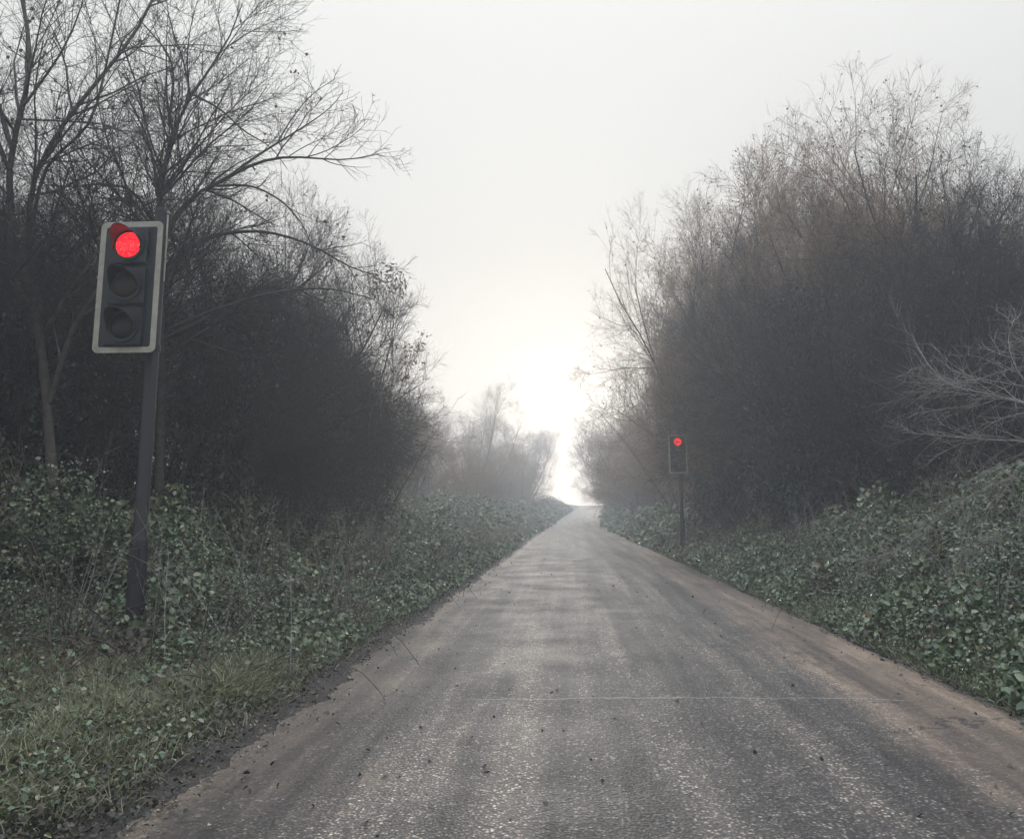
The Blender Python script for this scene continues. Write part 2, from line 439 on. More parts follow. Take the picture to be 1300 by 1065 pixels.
PLANT = {}
def plant_meshes(key, seed, n=7, h=4., spread=38, r=.045, l1=12, l2=9, l3=6, l4=2, leaves=0, leaf=.035, lmat='brown_leaf',
                 bark='bark', twig='twig', tipleaf=0, inner=0, innermat='ivy', f1=(.3, .55), ang1=(25, 60), thin=1.0, up=.06, stems=None, sides0=7, innerz=(0.05, .75), innerr=.36):
    rng = np.random.default_rng(seed)
    P0, R0 = stems if stems is not None else fountain(rng, n, h, spread, r)
    tr = Geo(); v, q = tubes(P0, R0, rng, sides0); tr.add(v, q)
    cw = Geo()
    P1, R1 = children(P0, R0, l1, rng, .22, f1, ang1, 6, .11, up, .004 * thin, .62)
    v, q = tubes(P1, R1, rng, 4); cw.add(v, q)
    P2, R2 = children(P1, R1, l2, rng, .12, (.35, .75), (22, 58), 6, .10, up * .5, .0032 * thin, .6)
    v, q = tubes(P2, R2, rng, 3); cw.add(v, q)
    last = P2
    if l3:
        P3, R3 = children(P2, R2, l3, rng, .1, (.35, .8), (22, 60), 4, .12, .03, .0024 * thin, .65)
        v, q = tubes(P3, R3, rng, 3); cw.add(v, q); last = P3
    if l4:
        P4, R4 = children(P3, R3, l4, rng, .1, (.4, .9), (22, 60), 2, .14, .02, .0019 * thin, .7)
        v, q = tubes(P4, R4, rng, 3); cw.add(v, q); last = P4
    d = dict(trunk=tr.mesh('trunk', M[bark]), crown=cw.mesh('crown', M[twig]))
    if leaves or tipleaf:
        g = Geo(); v, q = leafset(on_branches(last, leaves or tipleaf, rng, .02), leaf, rng, .2); g.add(v, q)
        d['leaves'] = g.mesh('leaves', M[lmat])
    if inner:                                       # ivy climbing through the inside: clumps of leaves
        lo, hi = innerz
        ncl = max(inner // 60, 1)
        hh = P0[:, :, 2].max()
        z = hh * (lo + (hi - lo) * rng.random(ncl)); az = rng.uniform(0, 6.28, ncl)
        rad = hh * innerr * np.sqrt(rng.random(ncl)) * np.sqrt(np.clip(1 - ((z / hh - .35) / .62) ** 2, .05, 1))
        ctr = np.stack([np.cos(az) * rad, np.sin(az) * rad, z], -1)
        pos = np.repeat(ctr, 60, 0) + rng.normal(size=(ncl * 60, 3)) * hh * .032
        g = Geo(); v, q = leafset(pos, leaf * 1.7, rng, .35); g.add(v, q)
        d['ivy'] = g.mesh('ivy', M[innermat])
    PLANT[key] = d
    return d
PARTN = {'trunk': 'trunk', 'crown': 'crown', 'leaves': 'leaves', 'ivy': 'ivy'}
def plant(key, name, x, y, rz, sc, label, cat, group=None, z=None, skip=()):
    t = empty(name, (x, y, float(gz(x, y)) - .05 if z is None else z), rz, sc)
    tag(t, label, cat, group)
    for k, me in PLANT[key].items():
        if k not in skip: obj(PARTN[k], me, t)
    return t

plant_meshes('bare', 11, n=9, h=4.0, spread=42, r=.045, l1=12, l2=8, l3=6, l4=2, tipleaf=300, leaf=.028)
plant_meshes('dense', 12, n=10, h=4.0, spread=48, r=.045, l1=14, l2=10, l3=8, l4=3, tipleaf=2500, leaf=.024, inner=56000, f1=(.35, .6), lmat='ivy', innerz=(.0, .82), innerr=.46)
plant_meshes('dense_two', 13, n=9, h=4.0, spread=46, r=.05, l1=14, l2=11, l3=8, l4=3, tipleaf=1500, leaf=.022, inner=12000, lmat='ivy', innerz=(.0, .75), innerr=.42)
plant_meshes('brown', 14, n=10, h=4.0, spread=46, r=.04, l1=12, l2=9, l3=7, l4=3, tipleaf=9000, leaf=.020, lmat='brown_leaf', bark='bark', twig='twig_brown')
plant_meshes('tall', 15, n=5, h=9.0, spread=24, r=.10, l1=12, l2=9, l3=7, l4=3, tipleaf=1500, leaf=.035, twig='twig_brown', f1=(.28, .5), ang1=(22, 48), thin=1.4)
plant_meshes('wide', 17, n=8, h=8.0, spread=42, r=.07, l1=11, l2=9, l3=7, l4=3, tipleaf=2500, leaf=.03, twig='twig_brown', f1=(.25, .5), ang1=(22, 50), thin=1.3)
plant_meshes('shoots', 16, n=22, h=3.0, spread=30, r=.014, l1=7, l2=5, l3=0, l4=0, tipleaf=120, leaf=.03, f1=(.3, .5), ang1=(15, 35), up=.1)

H = 'hedgerow shrubs'
FAR = 'trees fading in the mist'
# left hedgerow
plant('dense_two', 'ivy_shrub', -5.1, 10.4, .3, (.85, .85, 1.12), 'dark ivy-filled shrub just right of the near traffic light pole, above the brambles', 'shrub', H)
plant('dense_two', 'ivy_shrub', -6.4, 8.8, 2.1, (.9, .9, 1.1), 'dark ivy-filled shrub directly behind the near traffic light', 'shrub', H)
plant('bare', 'bare_shrub', -5.9, 11.6, 1.2, 1.05, 'tangled bare shrub rising over the dark hedge right of the near traffic light', 'shrub', H)
plant('dense_two', 'ivy_shrub', -4.9, 13.4, 4.0, (.9, .9, 1.25), 'dark shrub with sky glinting through its twigs in the middle of the left hedge', 'shrub', H)
plant('dense', 'ivy_shrub', -5.1, 16.6, 5.2, (.9, .9, 1.15), 'dark shrub near the right end of the left hedge', 'shrub', H)
plant('bare', 'bare_shrub', -6.2, 15.2, 5.0, 1.15, 'bare shrub showing its twig tips above the middle of the left hedge', 'shrub', H)
plant('brown', 'brown_shrub', -6.2, 19.6, .9, 1.05, 'brown twiggy shrub at the right shoulder of the left hedge', 'shrub', H)
plant('shoots', 'sapling_thicket', -4.5, 17.6, .9, 1.25, 'thicket of slender upright shoots at the right end of the left hedge', 'shrub', H)
plant('bare', 'bare_shrub', -8.4, 12.5, 3.3, 1.15, 'tangled bare shrub between the leaning boughs and the near traffic light', 'shrub', H)
plant('bare', 'bare_shrub', -9.6, 9.8, 4.5, 1.05, 'bare shrub behind the leaning boughs at the left frame edge', 'shrub', H)
plant('dense_two', 'ivy_shrub', -8.6, 8.2, 5.6, .95, 'ivy-filled shrub left of the near traffic light, below the leaning boughs', 'shrub', H)
# far left
plant('dense', 'evergreen_shrub', -10.5, 40, 1.7, (1.3, 1.3, .8), 'low dark shrub in the mist just past the end of the left hedge', 'shrub', FAR)
plant('dense', 'evergreen_shrub', -10, 66, 2.9, (1.8, 1.8, .9), 'low grey shrub under the lone rounded tree in the mist', 'shrub', FAR)
plant('dense', 'evergreen_shrub', -8.5, 100, .9, (2.2, 2.2, 1), 'low faint shrub in the mist left of the bright gap', 'shrub', FAR)
plant('dense', 'evergreen_shrub', 9.5, 46, 3.7, (1.8, 1.8, .9), 'low dark shrub in the mist beneath the tree beyond the far traffic light', 'shrub', FAR)
plant('dense', 'evergreen_shrub', 9.0, 66, 5.1, (2.0, 2.0, .9), 'low grey shrub in the mist right of the bright gap', 'shrub', FAR)
plant('dense', 'evergreen_shrub', 9.0, 100, 4.1, (2.3, 2.3, 1), 'faintest low shrub in the mist right of the bright gap', 'shrub', FAR)
plant('wide', 'bare_tree', -9.0, 78, .4, 1.42, 'bare tree with rounded crown standing alone in the mist left of the road', 'tree', FAR)
plant('brown', 'brown_shrub', -6.8, 56, 1.4, 1.2, 'low brown shrub in the mist before the lone rounded tree', 'shrub', FAR)
plant('brown', 'brown_shrub', -8.4, 42, 2.4, 1.35, 'brown shrub in light mist just beyond the left hedge', 'shrub', FAR)
plant('wide', 'bare_tree', -15, 72, 2.4, 1.2, 'faint tree in the mist between the left hedge and the lone rounded tree', 'tree', FAR)
plant('wide', 'bare_tree', -6.5, 112, 3.4, 1.4, 'faint tree in the mist at the left side of the bright gap', 'tree', FAR)
plant('brown', 'brown_shrub', -5.4, 88, 1.1, 1.6, 'faint low shrub in the mist left of the bright gap', 'shrub', FAR)
plant('tall', 'bare_tree', -7, 140, 4.4, 1.3, 'faintest tree on the left verge, beyond the lone rounded tree', 'tree', FAR)
# right hedgerow
plant('dense', 'ivy_shrub', 6.3, 19.0, 1.3, (1.35, 1.35, 1.75), 'large near-black ivy shrub right of the far traffic light', 'shrub', H)
plant('dense_two', 'ivy_shrub', 7.4, 15.8, 3.1, (1.2, 1.2, 1.5), 'dark ivy shrub above the right-hand brambles, right of the blackest shrub', 'shrub', H)
plant('dense', 'ivy_shrub', 5.7, 25.2, 4.4, (1.3, 1.3, 1.9), 'dark shrub with a green-tinted edge directly behind the far traffic light', 'shrub', H)
plant('dense_two', 'ivy_shrub', 5.9, 22.0, .4, (1.3, 1.3, 1.8), 'dark shrub filling the right hedge between the blackest shrub and the far traffic light', 'shrub', H)
plant('brown', 'brown_shrub', 7.0, 22.5, 1.9, (1.45, 1.45, 2.3), 'rounded brown dense shrub crowning the middle of the right hedge', 'shrub', H)
plant('brown', 'brown_shrub', 7.6, 19.5, 4.9, (1.2, 1.2, 1.7), 'brown twiggy shrub between the rounded brown crown and the tallest tree', 'shrub', H)
plant('wide', 'bare_tree', 5.6, 28.0, 2.9, (1.15, 1.15, 1.5), 'feathery bare tree leaning towards the road at the left end of the right hedge', 'tree', H)
plant('brown', 'brown_shrub', 6.0, 28.5, 3.3, (1.6, 1.6, 2.6), 'tall brown twiggy shrub behind the far traffic light, rising above it', 'shrub', H)
plant('brown', 'brown_shrub', 9.6, 18.2, 2.6, (1.3, 1.3, 1.35), 'tall brown twiggy shrub below the tallest tree, near the right frame edge', 'shrub', H)
plant('tall', 'bare_tree', 8.8, 18.6, .2, .93, 'tallest bare tree, standing over the right hedge', 'tree', H)
plant('wide', 'bare_tree', 8.4, 19.6, 1.7, 1.05, 'broad bare tree with fine twigs around the tallest tree of the right hedge', 'tree', H)
plant('wide', 'bare_tree', 10.8, 17.0, 3.7, .82, 'bare tree right of the tallest one, reaching the right frame edge', 'tree', H)
plant('bare', 'bare_shrub', 8.6, 12.6, .7, 1.15, 'pale bare shrub at the right frame edge above the brambles', 'shrub', H)
plant('dense_two', 'ivy_shrub', 6.0, 30, .4, (1.2, 1.2, 1.7), 'grey-brown shrub left of the far traffic light where the hedge thins into mist', 'shrub', H)
plant('brown', 'brown_shrub', 6.0, 42, 2.2, (1.7, 1.7, 2.1), 'misty brown shrub beyond the far traffic light', 'shrub', FAR)
plant('wide', 'bare_tree', 7.2, 54, 5.0, 1.25, 'misty tree reaching over the road beyond the far traffic light', 'tree', FAR)
plant('brown', 'brown_shrub', 6.0, 68, 4.2, (2, 2, 2.2), 'faint shrub right of the bright gap', 'shrub', FAR)
plant('wide', 'bare_tree', 7.5, 84, 1.0, 1.4, 'faint tree right of the bright gap', 'tree', FAR)
plant('wide', 'bare_tree', 6.0, 115, .2, 1.6, 'faintest tree on the right verge at the bright gap', 'tree', FAR)
plant('brown', 'brown_shrub', 5.4, 98, .9, 2.1, 'faintest shrub on the right verge, closest to the bright gap', 'shrub', FAR)

# ------------------------------------------------------------------ hand-placed boughs of the left trees
def polyfit(pts, r0, r1, K=14):
    """smooth a hand-placed polyline to K segments"""
    p = np.array(pts, float)
    s = np.concatenate([[0], np.cumsum(np.linalg.norm(np.diff(p, axis=0), axis=1))]); u = np.linspace(0, s[-1], K + 1)
    o = np.stack([np.interp(u, s, p[:, i]) for i in range(3)], -1)
    for _ in range(2): o[1:-1] = .25 * o[:-2] + .5 * o[1:-1] + .25 * o[2:]
    return o, np.linspace(r0, r1, K + 1)
LEAN = [
    ([(-5.11, 8.00, 1.38), (-5.28, 8.00, 2.33), (-5.43, 8.00, 3.31), (-5.66, 7.90, 3.96), (-5.84, 7.80, 4.57), (-5.85, 7.80, 4.96), (-5.77, 7.80, 5.26), (-5.65, 7.80, 5.68), (-5.66, 7.90, 6.11), (-5.94, 8.00, 6.70), (-6.16, 8.10, 7.36)], 0.0525, 0.016),
    ([(-5.43, 8.00, 3.31), (-5.78, 8.20, 3.98), (-5.92, 8.30, 4.95), (-5.66, 8.30, 5.44), (-5.25, 8.30, 6.06), (-4.88, 8.30, 6.47), (-4.68, 8.40, 7.10), (-4.60, 8.50, 7.77)], 0.035, 0.0112),
    ([(-5.78, 8.20, 3.98), (-5.56, 8.00, 5.04), (-4.93, 7.80, 5.19), (-4.82, 7.80, 5.98), (-4.74, 7.80, 6.61), (-4.69, 7.80, 7.07)], 0.021, 0.008),
    ([(-5.28, 8.00, 2.33), (-5.03, 7.90, 3.12), (-4.49, 7.60, 3.64), (-4.43, 7.60, 4.00)], 0.0315, 0.016),
    ([(-5.85, 7.80, 4.96), (-6.07, 7.60, 5.57), (-5.98, 7.50, 6.21)], 0.0245, 0.0096),
    ([(-6.01, 8.20, 5.59), (-5.45, 8.10, 5.50), (-4.94, 8.00, 5.41), (-4.57, 7.90, 5.23), (-4.29, 7.90, 4.96)], 0.0126, 0.0048),
]
ARCH = [
    ([(-4.65, 9.20, 1.21), (-4.70, 9.20, 2.65), (-4.80, 9.20, 4.07), (-4.91, 9.20, 5.00), (-4.86, 9.20, 5.51), (-4.83, 9.20, 5.96), (-4.60, 9.20, 6.39), (-4.53, 9.20, 6.53), (-4.18, 9.20, 6.87), (-3.97, 9.20, 7.18), (-3.99, 9.20, 7.55)], 0.06, 0.006),
    ([(-4.83, 9.20, 5.96), (-4.75, 9.10, 6.63), (-4.89, 9.10, 6.94), (-5.16, 9.00, 7.21), (-5.33, 9.00, 7.48)], 0.02, 0.005),
    ([(-4.82, 9.20, 4.36), (-4.63, 9.20, 4.99), (-4.10, 9.10, 5.17), (-3.76, 9.00, 5.32), (-3.46, 8.90, 5.38), (-2.96, 8.80, 5.34), (-2.49, 8.80, 5.23), (-2.13, 8.80, 5.33)], 0.035, 0.004),
    ([(-4.10, 9.10, 5.17), (-3.67, 9.20, 5.57), (-3.47, 9.20, 5.69), (-3.01, 9.20, 5.98), (-2.75, 9.20, 6.18), (-2.67, 9.20, 6.35)], 0.02, 0.003),
    ([(-4.60, 9.20, 6.39), (-4.15, 9.20, 6.14), (-3.94, 9.30, 5.90), (-3.62, 9.40, 5.77), (-3.40, 9.40, 5.45)], 0.015, 0.004),
    ([(-4.14, 9.10, 5.13), (-3.67, 9.00, 5.10), (-3.25, 8.90, 4.84), (-2.94, 8.80, 4.49), (-2.79, 8.70, 4.07)], 0.016, 0.004),
    ([(-3.97, 9.20, 7.18), (-3.51, 9.10, 7.08), (-3.17, 9.10, 7.10)], 0.006, 0.003),
    ([(-4.83, 9.20, 4.56), (-5.27, 9.30, 5.21), (-5.74, 9.40, 5.34), (-6.31, 9.50, 5.32), (-6.73, 9.50, 5.43)], 0.022, 0.006),
    ([(-4.86, 9.20, 4.95), (-5.11, 9.30, 5.81), (-5.46, 9.30, 6.45), (-5.59, 9.30, 6.77)], 0.02, 0.006),
    ([(-4.77, 9.20, 4.17), (-4.39, 9.40, 4.62), (-3.79, 9.60, 4.77), (-3.15, 9.80, 4.62), (-2.69, 10.00, 4.31), (-2.41, 10.20, 4.32)], 0.03, 0.006),
    ([(-4.72, 9.20, 3.40), (-4.14, 9.40, 3.73), (-3.55, 9.60, 3.97), (-2.96, 9.90, 4.09), (-2.47, 10.20, 4.00)], 0.028, 0.006),
    ([(-3.47, 9.20, 5.69), (-3.30, 9.20, 6.01), (-3.07, 9.20, 6.31), (-2.79, 9.20, 6.50)], 0.01, 0.003),
]
DEAD = [
    ([(3.55, 5.60, 1.75), (3.30, 5.90, 2.00), (3.14, 6.30, 2.17), (2.94, 6.60, 2.26), (2.88, 6.90, 2.61), (2.88, 7.00, 2.77)], 0.0062, 0.0014),
    ([(3.55, 5.60, 1.75), (3.42, 6.00, 2.12), (3.29, 6.30, 2.24), (3.18, 6.60, 2.33), (3.09, 6.90, 2.47)], 0.00558, 0.0014),
    ([(3.55, 5.60, 1.75), (3.33, 5.90, 1.78), (3.12, 6.20, 1.81), (2.91, 6.60, 1.88), (2.75, 7.00, 1.95)], 0.0062, 0.00175),
    ([(3.30, 5.90, 2.00), (3.13, 6.20, 1.98), (3.01, 6.50, 1.83), (2.93, 6.80, 1.75)], 0.00434, 0.0014),
    ([(3.29, 6.30, 2.24), (3.06, 6.50, 2.10), (2.91, 6.70, 2.10), (2.81, 6.90, 2.09)], 0.00372, 0.0014),
    ([(3.59, 5.60, 2.06), (3.33, 5.90, 2.33), (3.21, 6.30, 2.34), (3.09, 6.60, 2.27), (2.95, 6.90, 2.38)], 0.00496, 0.0014),
    ([(3.45, 5.40, 1.94), (3.34, 5.80, 2.42), (3.23, 6.10, 2.37), (3.16, 6.40, 2.54)], 0.00434, 0.0014),
    ([(3.53, 5.60, 1.55), (3.26, 5.90, 1.57), (3.04, 6.20, 1.52), (2.82, 6.50, 1.30), (2.61, 6.60, 1.06), (2.38, 6.80, 0.92)], 0.00496, 0.0014),
    ([(3.45, 5.50, 1.35), (3.18, 5.80, 1.30), (2.96, 6.10, 1.14), (2.79, 6.30, 0.91)], 0.00434, 0.0014),
    ([(3.56, 5.60, 1.86), (3.27, 5.90, 1.73), (3.13, 6.10, 1.58), (3.01, 6.30, 1.30), (2.90, 6.40, 1.07)], 0.00434, 0.0014),
    ([(3.30, 5.90, 2.00), (3.27, 6.20, 2.33), (3.33, 6.40, 2.60), (3.47, 6.50, 2.81)], 0.00372, 0.0014),
]

def stems_of(T, base, K=14):
    P, R = zip(*[polyfit(p, a, b, K) for p, a, b in T])
    return np.array(P) - np.array(base), np.array(R)
def bough_plant(key, T, base, seed, name, label, cat, group, **kw):
    plant_meshes(key, seed, stems=stems_of(T, base), **kw)
    return plant(key, name, base[0], base[1], 0, 1, label, cat, group, z=base[2])
bx_, by_ = LEAN[0][0][0][:2]
bough_plant('lean', LEAN, (bx_, by_, float(gz(bx_, by_)) - .1), 51, 'bare_tree', 'bare tree at the left frame edge with thick boughs leaning up and right', 'tree', H,
            l1=9, l2=6, l3=5, l4=1, f1=(.16, .42), ang1=(25, 65), up=.05, bark='bark_mid', twig='twig_mid', tipleaf=200, leaf=.03)
bx_, by_ = ARCH[0][0][0][:2]
bough_plant('arch', ARCH, (bx_, by_, float(gz(bx_, by_)) - .1), 52, 'bare_tree', 'bare tree behind the near traffic light with boughs arching out to the right', 'tree', H,
            l1=11, l2=7, l3=5, l4=1, f1=(.16, .42), ang1=(25, 60), up=.03, bark='bark', twig='twig', tipleaf=420, leaf=.035)
bx_, by_ = DEAD[0][0][0][:2]
bough_plant('dead', DEAD, (bx_, by_, float(gz(bx_, by_)) + .2), 53, 'dead_shrub', 'pale leafless dead shrub reaching in from the right frame edge over the brambles', 'shrub', H,
            l1=13, l2=6, l3=0, l4=0, f1=(.2, .5), ang1=(10, 32), up=-.02, bark='dead_wood', twig='dead_wood', sides0=5, thin=.5)


BUD = [
    ([(-2.63, 13.0, 1.4), (-2.72, 13.0, 2.85), (-2.83, 13.0, 3.96), (-2.94, 13.0, 5.03)], .014, .004),
    ([(-2.83, 13.0, 3.96), (-3.05, 13.0, 4.60), (-3.14, 13.0, 5.13)], .006, .003),
    ([(-2.83, 13.0, 3.96), (-2.75, 13.0, 4.58), (-2.72, 13.0, 5.10)], .006, .003),
    ([(-3.55, 13.0, 2.30), (-2.75, 13.0, 3.0), (-2.52, 13.0, 3.82)], .007, .003),
    ([(-3.55, 13.0, 2.30), (-2.65, 13.0, 3.25), (-2.34, 13.0, 4.12)], .007, .003),
    ([(-2.83, 13.0, 3.96), (-2.83, 13.0, 4.60), (-2.85, 13.0, 5.27)], .006, .003)]
bz_ = float(gz(-4.3, 13.1)) - .1
P_, R_ = stems_of([([(-4.3, 13.1, bz_), (-3.7, 13.05, 2.0)] + BUD[0][0][1:], BUD[0][1], BUD[0][2])] + BUD[1:], (-4.3, 13.1, bz_), 10)
rng_ = np.random.default_rng(77)
PLANT['bud'] = {}
g_ = Geo(); v_, q_ = tubes(P_, R_, rng_, 4); g_.add(v_, q_); PLANT['bud']['trunk'] = g_.mesh('trunk', M['bark'])
hd_ = np.concatenate([P_[k, -3:][rng_.integers(0, 3, 70)] + rng_.normal(size=(70, 3)) * .06 for k in range(len(P_))])
g_ = Geo(); v_, q_ = leafset(hd_, .026, rng_, .1, elong=2.8); g_.add(v_, q_)
C_, CR_ = children(P_, R_, 8, rng_, .4, (.08, .2), (20, 50), 3, .1, .05, .002); v_, q_ = tubes(C_, CR_, rng_, 3); g_.add(v_, q_)
PLANT['bud']['leaves'] = g_.mesh('leaves', M['brown_leaf'])
plant('bud', 'flowering_shrub', -4.3, 13.1, 0, 1, 'slender shrub holding up withered leafy seed heads above the left hedge', 'shrub', H, z=bz_)

# ------------------------------------------------------------------ traffic lights
def plain(name, col, rough=.5, metal=0.0, spec=.4, grime=.25):
    m, t, b = mat(name, rough, spec)
    n = noise(t, 9, 6, geopos(t), .7)
    dk = tuple(c * (1 - grime) for c in col); lt = tuple(min(c * (1 + grime * .6), 1) for c in col)
    r = rampnode(t, n.outputs['Fac'], [(.3, dk), (.7, lt)]); t.links.new(r.outputs[0], b.inputs['Base Color'])
    b.inputs['Metallic'].default_value = metal
    return m
M['pole'] = plain('dark_grey_pole_paint', (.010, .012, .016), .45)
M['board'] = plain('matt_black_board', (.014, .018, .024), .55)
M['white'] = plain('dull_white_border', (.42, .40, .34), .6, grime=.35)
M['hood'] = plain('black_hood', (.02, .021, .024), .35)
M['dark_lens_a'] = plain('unlit_amber_lens', (.022, .014, .008), .35, spec=.3)
M['dark_lens_g'] = plain('unlit_green_lens', (.007, .014, .013), .35, spec=.3)
def red_mat():
    m, t, b = mat('lit_red_lens', .3, .4)
    tcn = t.nodes.new('ShaderNodeTexCoord')
    v = t.nodes.new('ShaderNodeTexVoronoi'); v.inputs['Scale'].default_value = 48; v.inputs['Randomness'].default_value = .8; t.links.new(tcn.outputs['Object'], v.inputs['Vector'])
    c = rampnode(t, v.outputs['Distance'], [(0, (1, .26, .2)), (.2, (1, .05, .05)), (.4, (.95, .004, .015)), (.75, (.5, .001, .008))])
    b.inputs['Base Color'].default_value = (.3, .01, .01, 1)
    t.links.new(c.outputs[0], b.inputs['Emission Color']); b.inputs['Emission Strength'].default_value = 1.8
    return m
M['red'] = red_mat()
def rrect(w, h, r, n=6):
    pts = []
    for cx, cz, a0 in ((w / 2 - r, h / 2 - r, 0), (-w / 2 + r, h / 2 - r, 90), (-w / 2 + r, -h / 2 + r, 180), (w / 2 - r, -h / 2 + r, 270)):
        for i in range(n + 1):
            a = math.radians(a0 + 90 * i / n); pts.append((cx + r * math.cos(a), cz + r * math.sin(a)))
    return pts
def traffic_light(x, y, zc, rz, label, off, pole_h, lean=0.0):
    """zc: height of the board's centre above datum; off: head offset from the pole (x, y)"""
    base = float(gz(x, y)) - .3
    t = empty('traffic_light', (x, y, base), rz)
    t.rotation_euler[1] = lean
    tag(t, label, 'traffic light', 'traffic lights at the roadside')
    top = pole_h - base
    p = MB(); p.lathe((0, 0, 0), [(.075, 0), (.075, 1.15), (.068, 1.18), (.057, 1.2), (.057, top)], n=28)
    po = p.build('pole', M['pole'], t, True)
    c = MB(); c.lathe((0, 0, top), [(.060, -.03), (.062, 0), (.055, .018), (.02, .028)], n=28); c.build('cap', M['pole'], po, True)
    hx, hy = off; zz = zc - base
    cb = MB(); cb.box((.064, -.01, top - .35), (.010, .016, .62), .002); cb.box((.064, -.01, top - .02), (.03, .024, .02), .004); cb.build('cable_strip', M['white'], po)
    ft = MB(); ft.lathe((0, 0, 0), [(.19, .18), (.19, .315), (.17, .33), (.08, .335)], n=28); ft.build('footing', M['mud'], t, True)
    dr = MB(); dr.box((0, -.070, .95), (.075, .012, .30), .003); dr.build('access_door', M['pole'], po)
    W_, H_ = .56, 1.17
    # backing board
    b = MB(); o1 = rrect(W_, H_, .05); n = len(o1)
    vs = [(hx + a, hy, zz + c_) for a, c_ in o1] + [(hx + a, hy + .012, zz + c_) for a, c_ in o1]
    b.poly(vs, [tuple(range(n)), tuple(range(2 * n - 1, n - 1, -1))] + [(i, n + i, n + (i + 1) % n, (i + 1) % n) for i in range(n)])
    bo = b.build('backing_board', M['board'], t)
    # border ring, 3 mm proud
    b = MB(); o2 = rrect(W_ - .002, H_ - .002, .05); i2 = rrect(W_ - .1, H_ - .1, .02)
    yf, yb = hy - .004, hy - .0005
    vs = [(hx + a, yf, zz + c_) for a, c_ in o2] + [(hx + a, yf, zz + c_) for a, c_ in i2] + [(hx + a, yb, zz + c_) for a, c_ in o2] + [(hx + a, yb, zz + c_) for a, c_ in i2]
    fs = []
    for i in range(n):
        j = (i + 1) % n
        fs += [(i, j, n + j, n + i), (2 * n + i, 2 * n + j, j, i), (n + i, n + j, 3 * n + j, 3 * n + i)]
    b.poly(vs, fs); b.build('border', M['white'], bo)
    # housing: three modules behind and slightly proud of the board
    for k, (dz, lm, nm) in enumerate(((.36, 'red', 'red_lamp'), (0, 'dark_lens_a', 'amber_lamp'), (-.36, 'dark_lens_g', 'green_lamp'))):
        h = MB(); h.box((hx, hy - .022, zz + dz), (.33, .036, .335), .012); h.box((hx, hy + .092, zz + dz), (.31, .155, .335), .02)
        h.lathe((hx, hy - .04, zz + dz), [(.142, 0), (.142, .012), (.125, .016), (.112, .010)], 'y', 40, caps=False)
        ho = h.build('housing', M['board'], t, True)
        l = MB(); pr = [(.001, .030), (.04, .028), (.075, .022), (.100, .012), (.113, .0)]
        l.lathe((hx, hy - .045, zz + dz), pr[::-1], 'y', 40)
        l.build(nm, M[lm], t, True)
        v = MB(); a0, a1 = math.radians(-20), math.radians(200); nn = 40
        rows = []
        for ri in (.128, .124):
            for u in range(6):
                row = []
                for i in range(nn + 1):
                    a = a0 + (a1 - a0) * i / nn
                    ln = .035 + .165 * max(math.sin(a), 0) ** 1.3
                    row.append((hx + ri * math.cos(a), hy - .052 - ln * u / 5, zz + dz + ri * math.sin(a)))
                rows.append(row)
        vs = [p_ for r_ in rows for p_ in r_]; m_ = nn + 1; fs = []
        for s_ in (0, 6):
            for u in range(5):
                for i in range(nn):
                    f = ((s_ + u) * m_ + i, (s_ + u) * m_ + i + 1, (s_ + u + 1) * m_ + i + 1, (s_ + u + 1) * m_ + i)
                    fs.append(f if s_ else f[::-1])
        for i in range(nn): fs.append((5 * m_ + i, 5 * m_ + i + 1, 11 * m_ + i + 1, 11 * m_ + i))
        for e in (0, nn):
            for u in range(5): fs.append((u * m_ + e, (u + 1) * m_ + e, (7 + u) * m_ + e, (6 + u) * m_ + e))
        v.poly(vs, fs); v.build('visor', M['hood'], t, True)
    for s_ in (.5, -.5):
        br = MB(); br.box((hx / 2, hy / 2 + .05, zz + s_), (.06 + abs(hx), abs(hy) - .0, .045), .006)
        br.lathe((0, 0, zz + s_), [(.066, -.03), (.066, .03)], n=24); br.build('bracket', M['pole'], t, True)
    return t
traffic_light(-3.66, 6.95, 3.23, 0, 'near traffic light showing red on a tall dark pole among the left brambles', (-.13, -.24), 4.0)
traffic_light(3.36, 25.3, 3.02, math.radians(-7), 'far traffic light showing red, small, at the right roadside before the dark hedge', (-.06, -.2), 3.8)

# ------------------------------------------------------------------ ground cover
def band_samples(rng, side, y0, y1, s0, s1, dens, foc=1.0):
    n = int((y1 - y0) * (s1 - s0) * dens)
    y = rng.uniform(y0, y1, n); s = s0 + (s1 - s0) * rng.random(n) ** foc
    x = XL - s if side < 0 else XR + s
    return x + bend(y), y, s
def canopy(x, y, s, side):
    mound = .5 + 1.1 * wav(x * 2.1 + 3, y * 2.1, 1.7) + .5 * wav(x, y, 5)
    if side < 0:
        near = sm((y - 5.9) / 2.0 + (s - 2.2) / 3.5)
        return np.clip(near * (.12 + (.78 + .5 * sm((y - 30) / 15)) * sm((s - .3) / 1.8)) * (.35 + .85 * mound), .03, 2)
    k = 1 - .45 * sm((y - 12) / 6) + .7 * sm((y - 30) / 10)
    return np.clip((.10 + .80 * k * sm(s / 1.5)) * (.35 + .8 * mound), .03, 2)
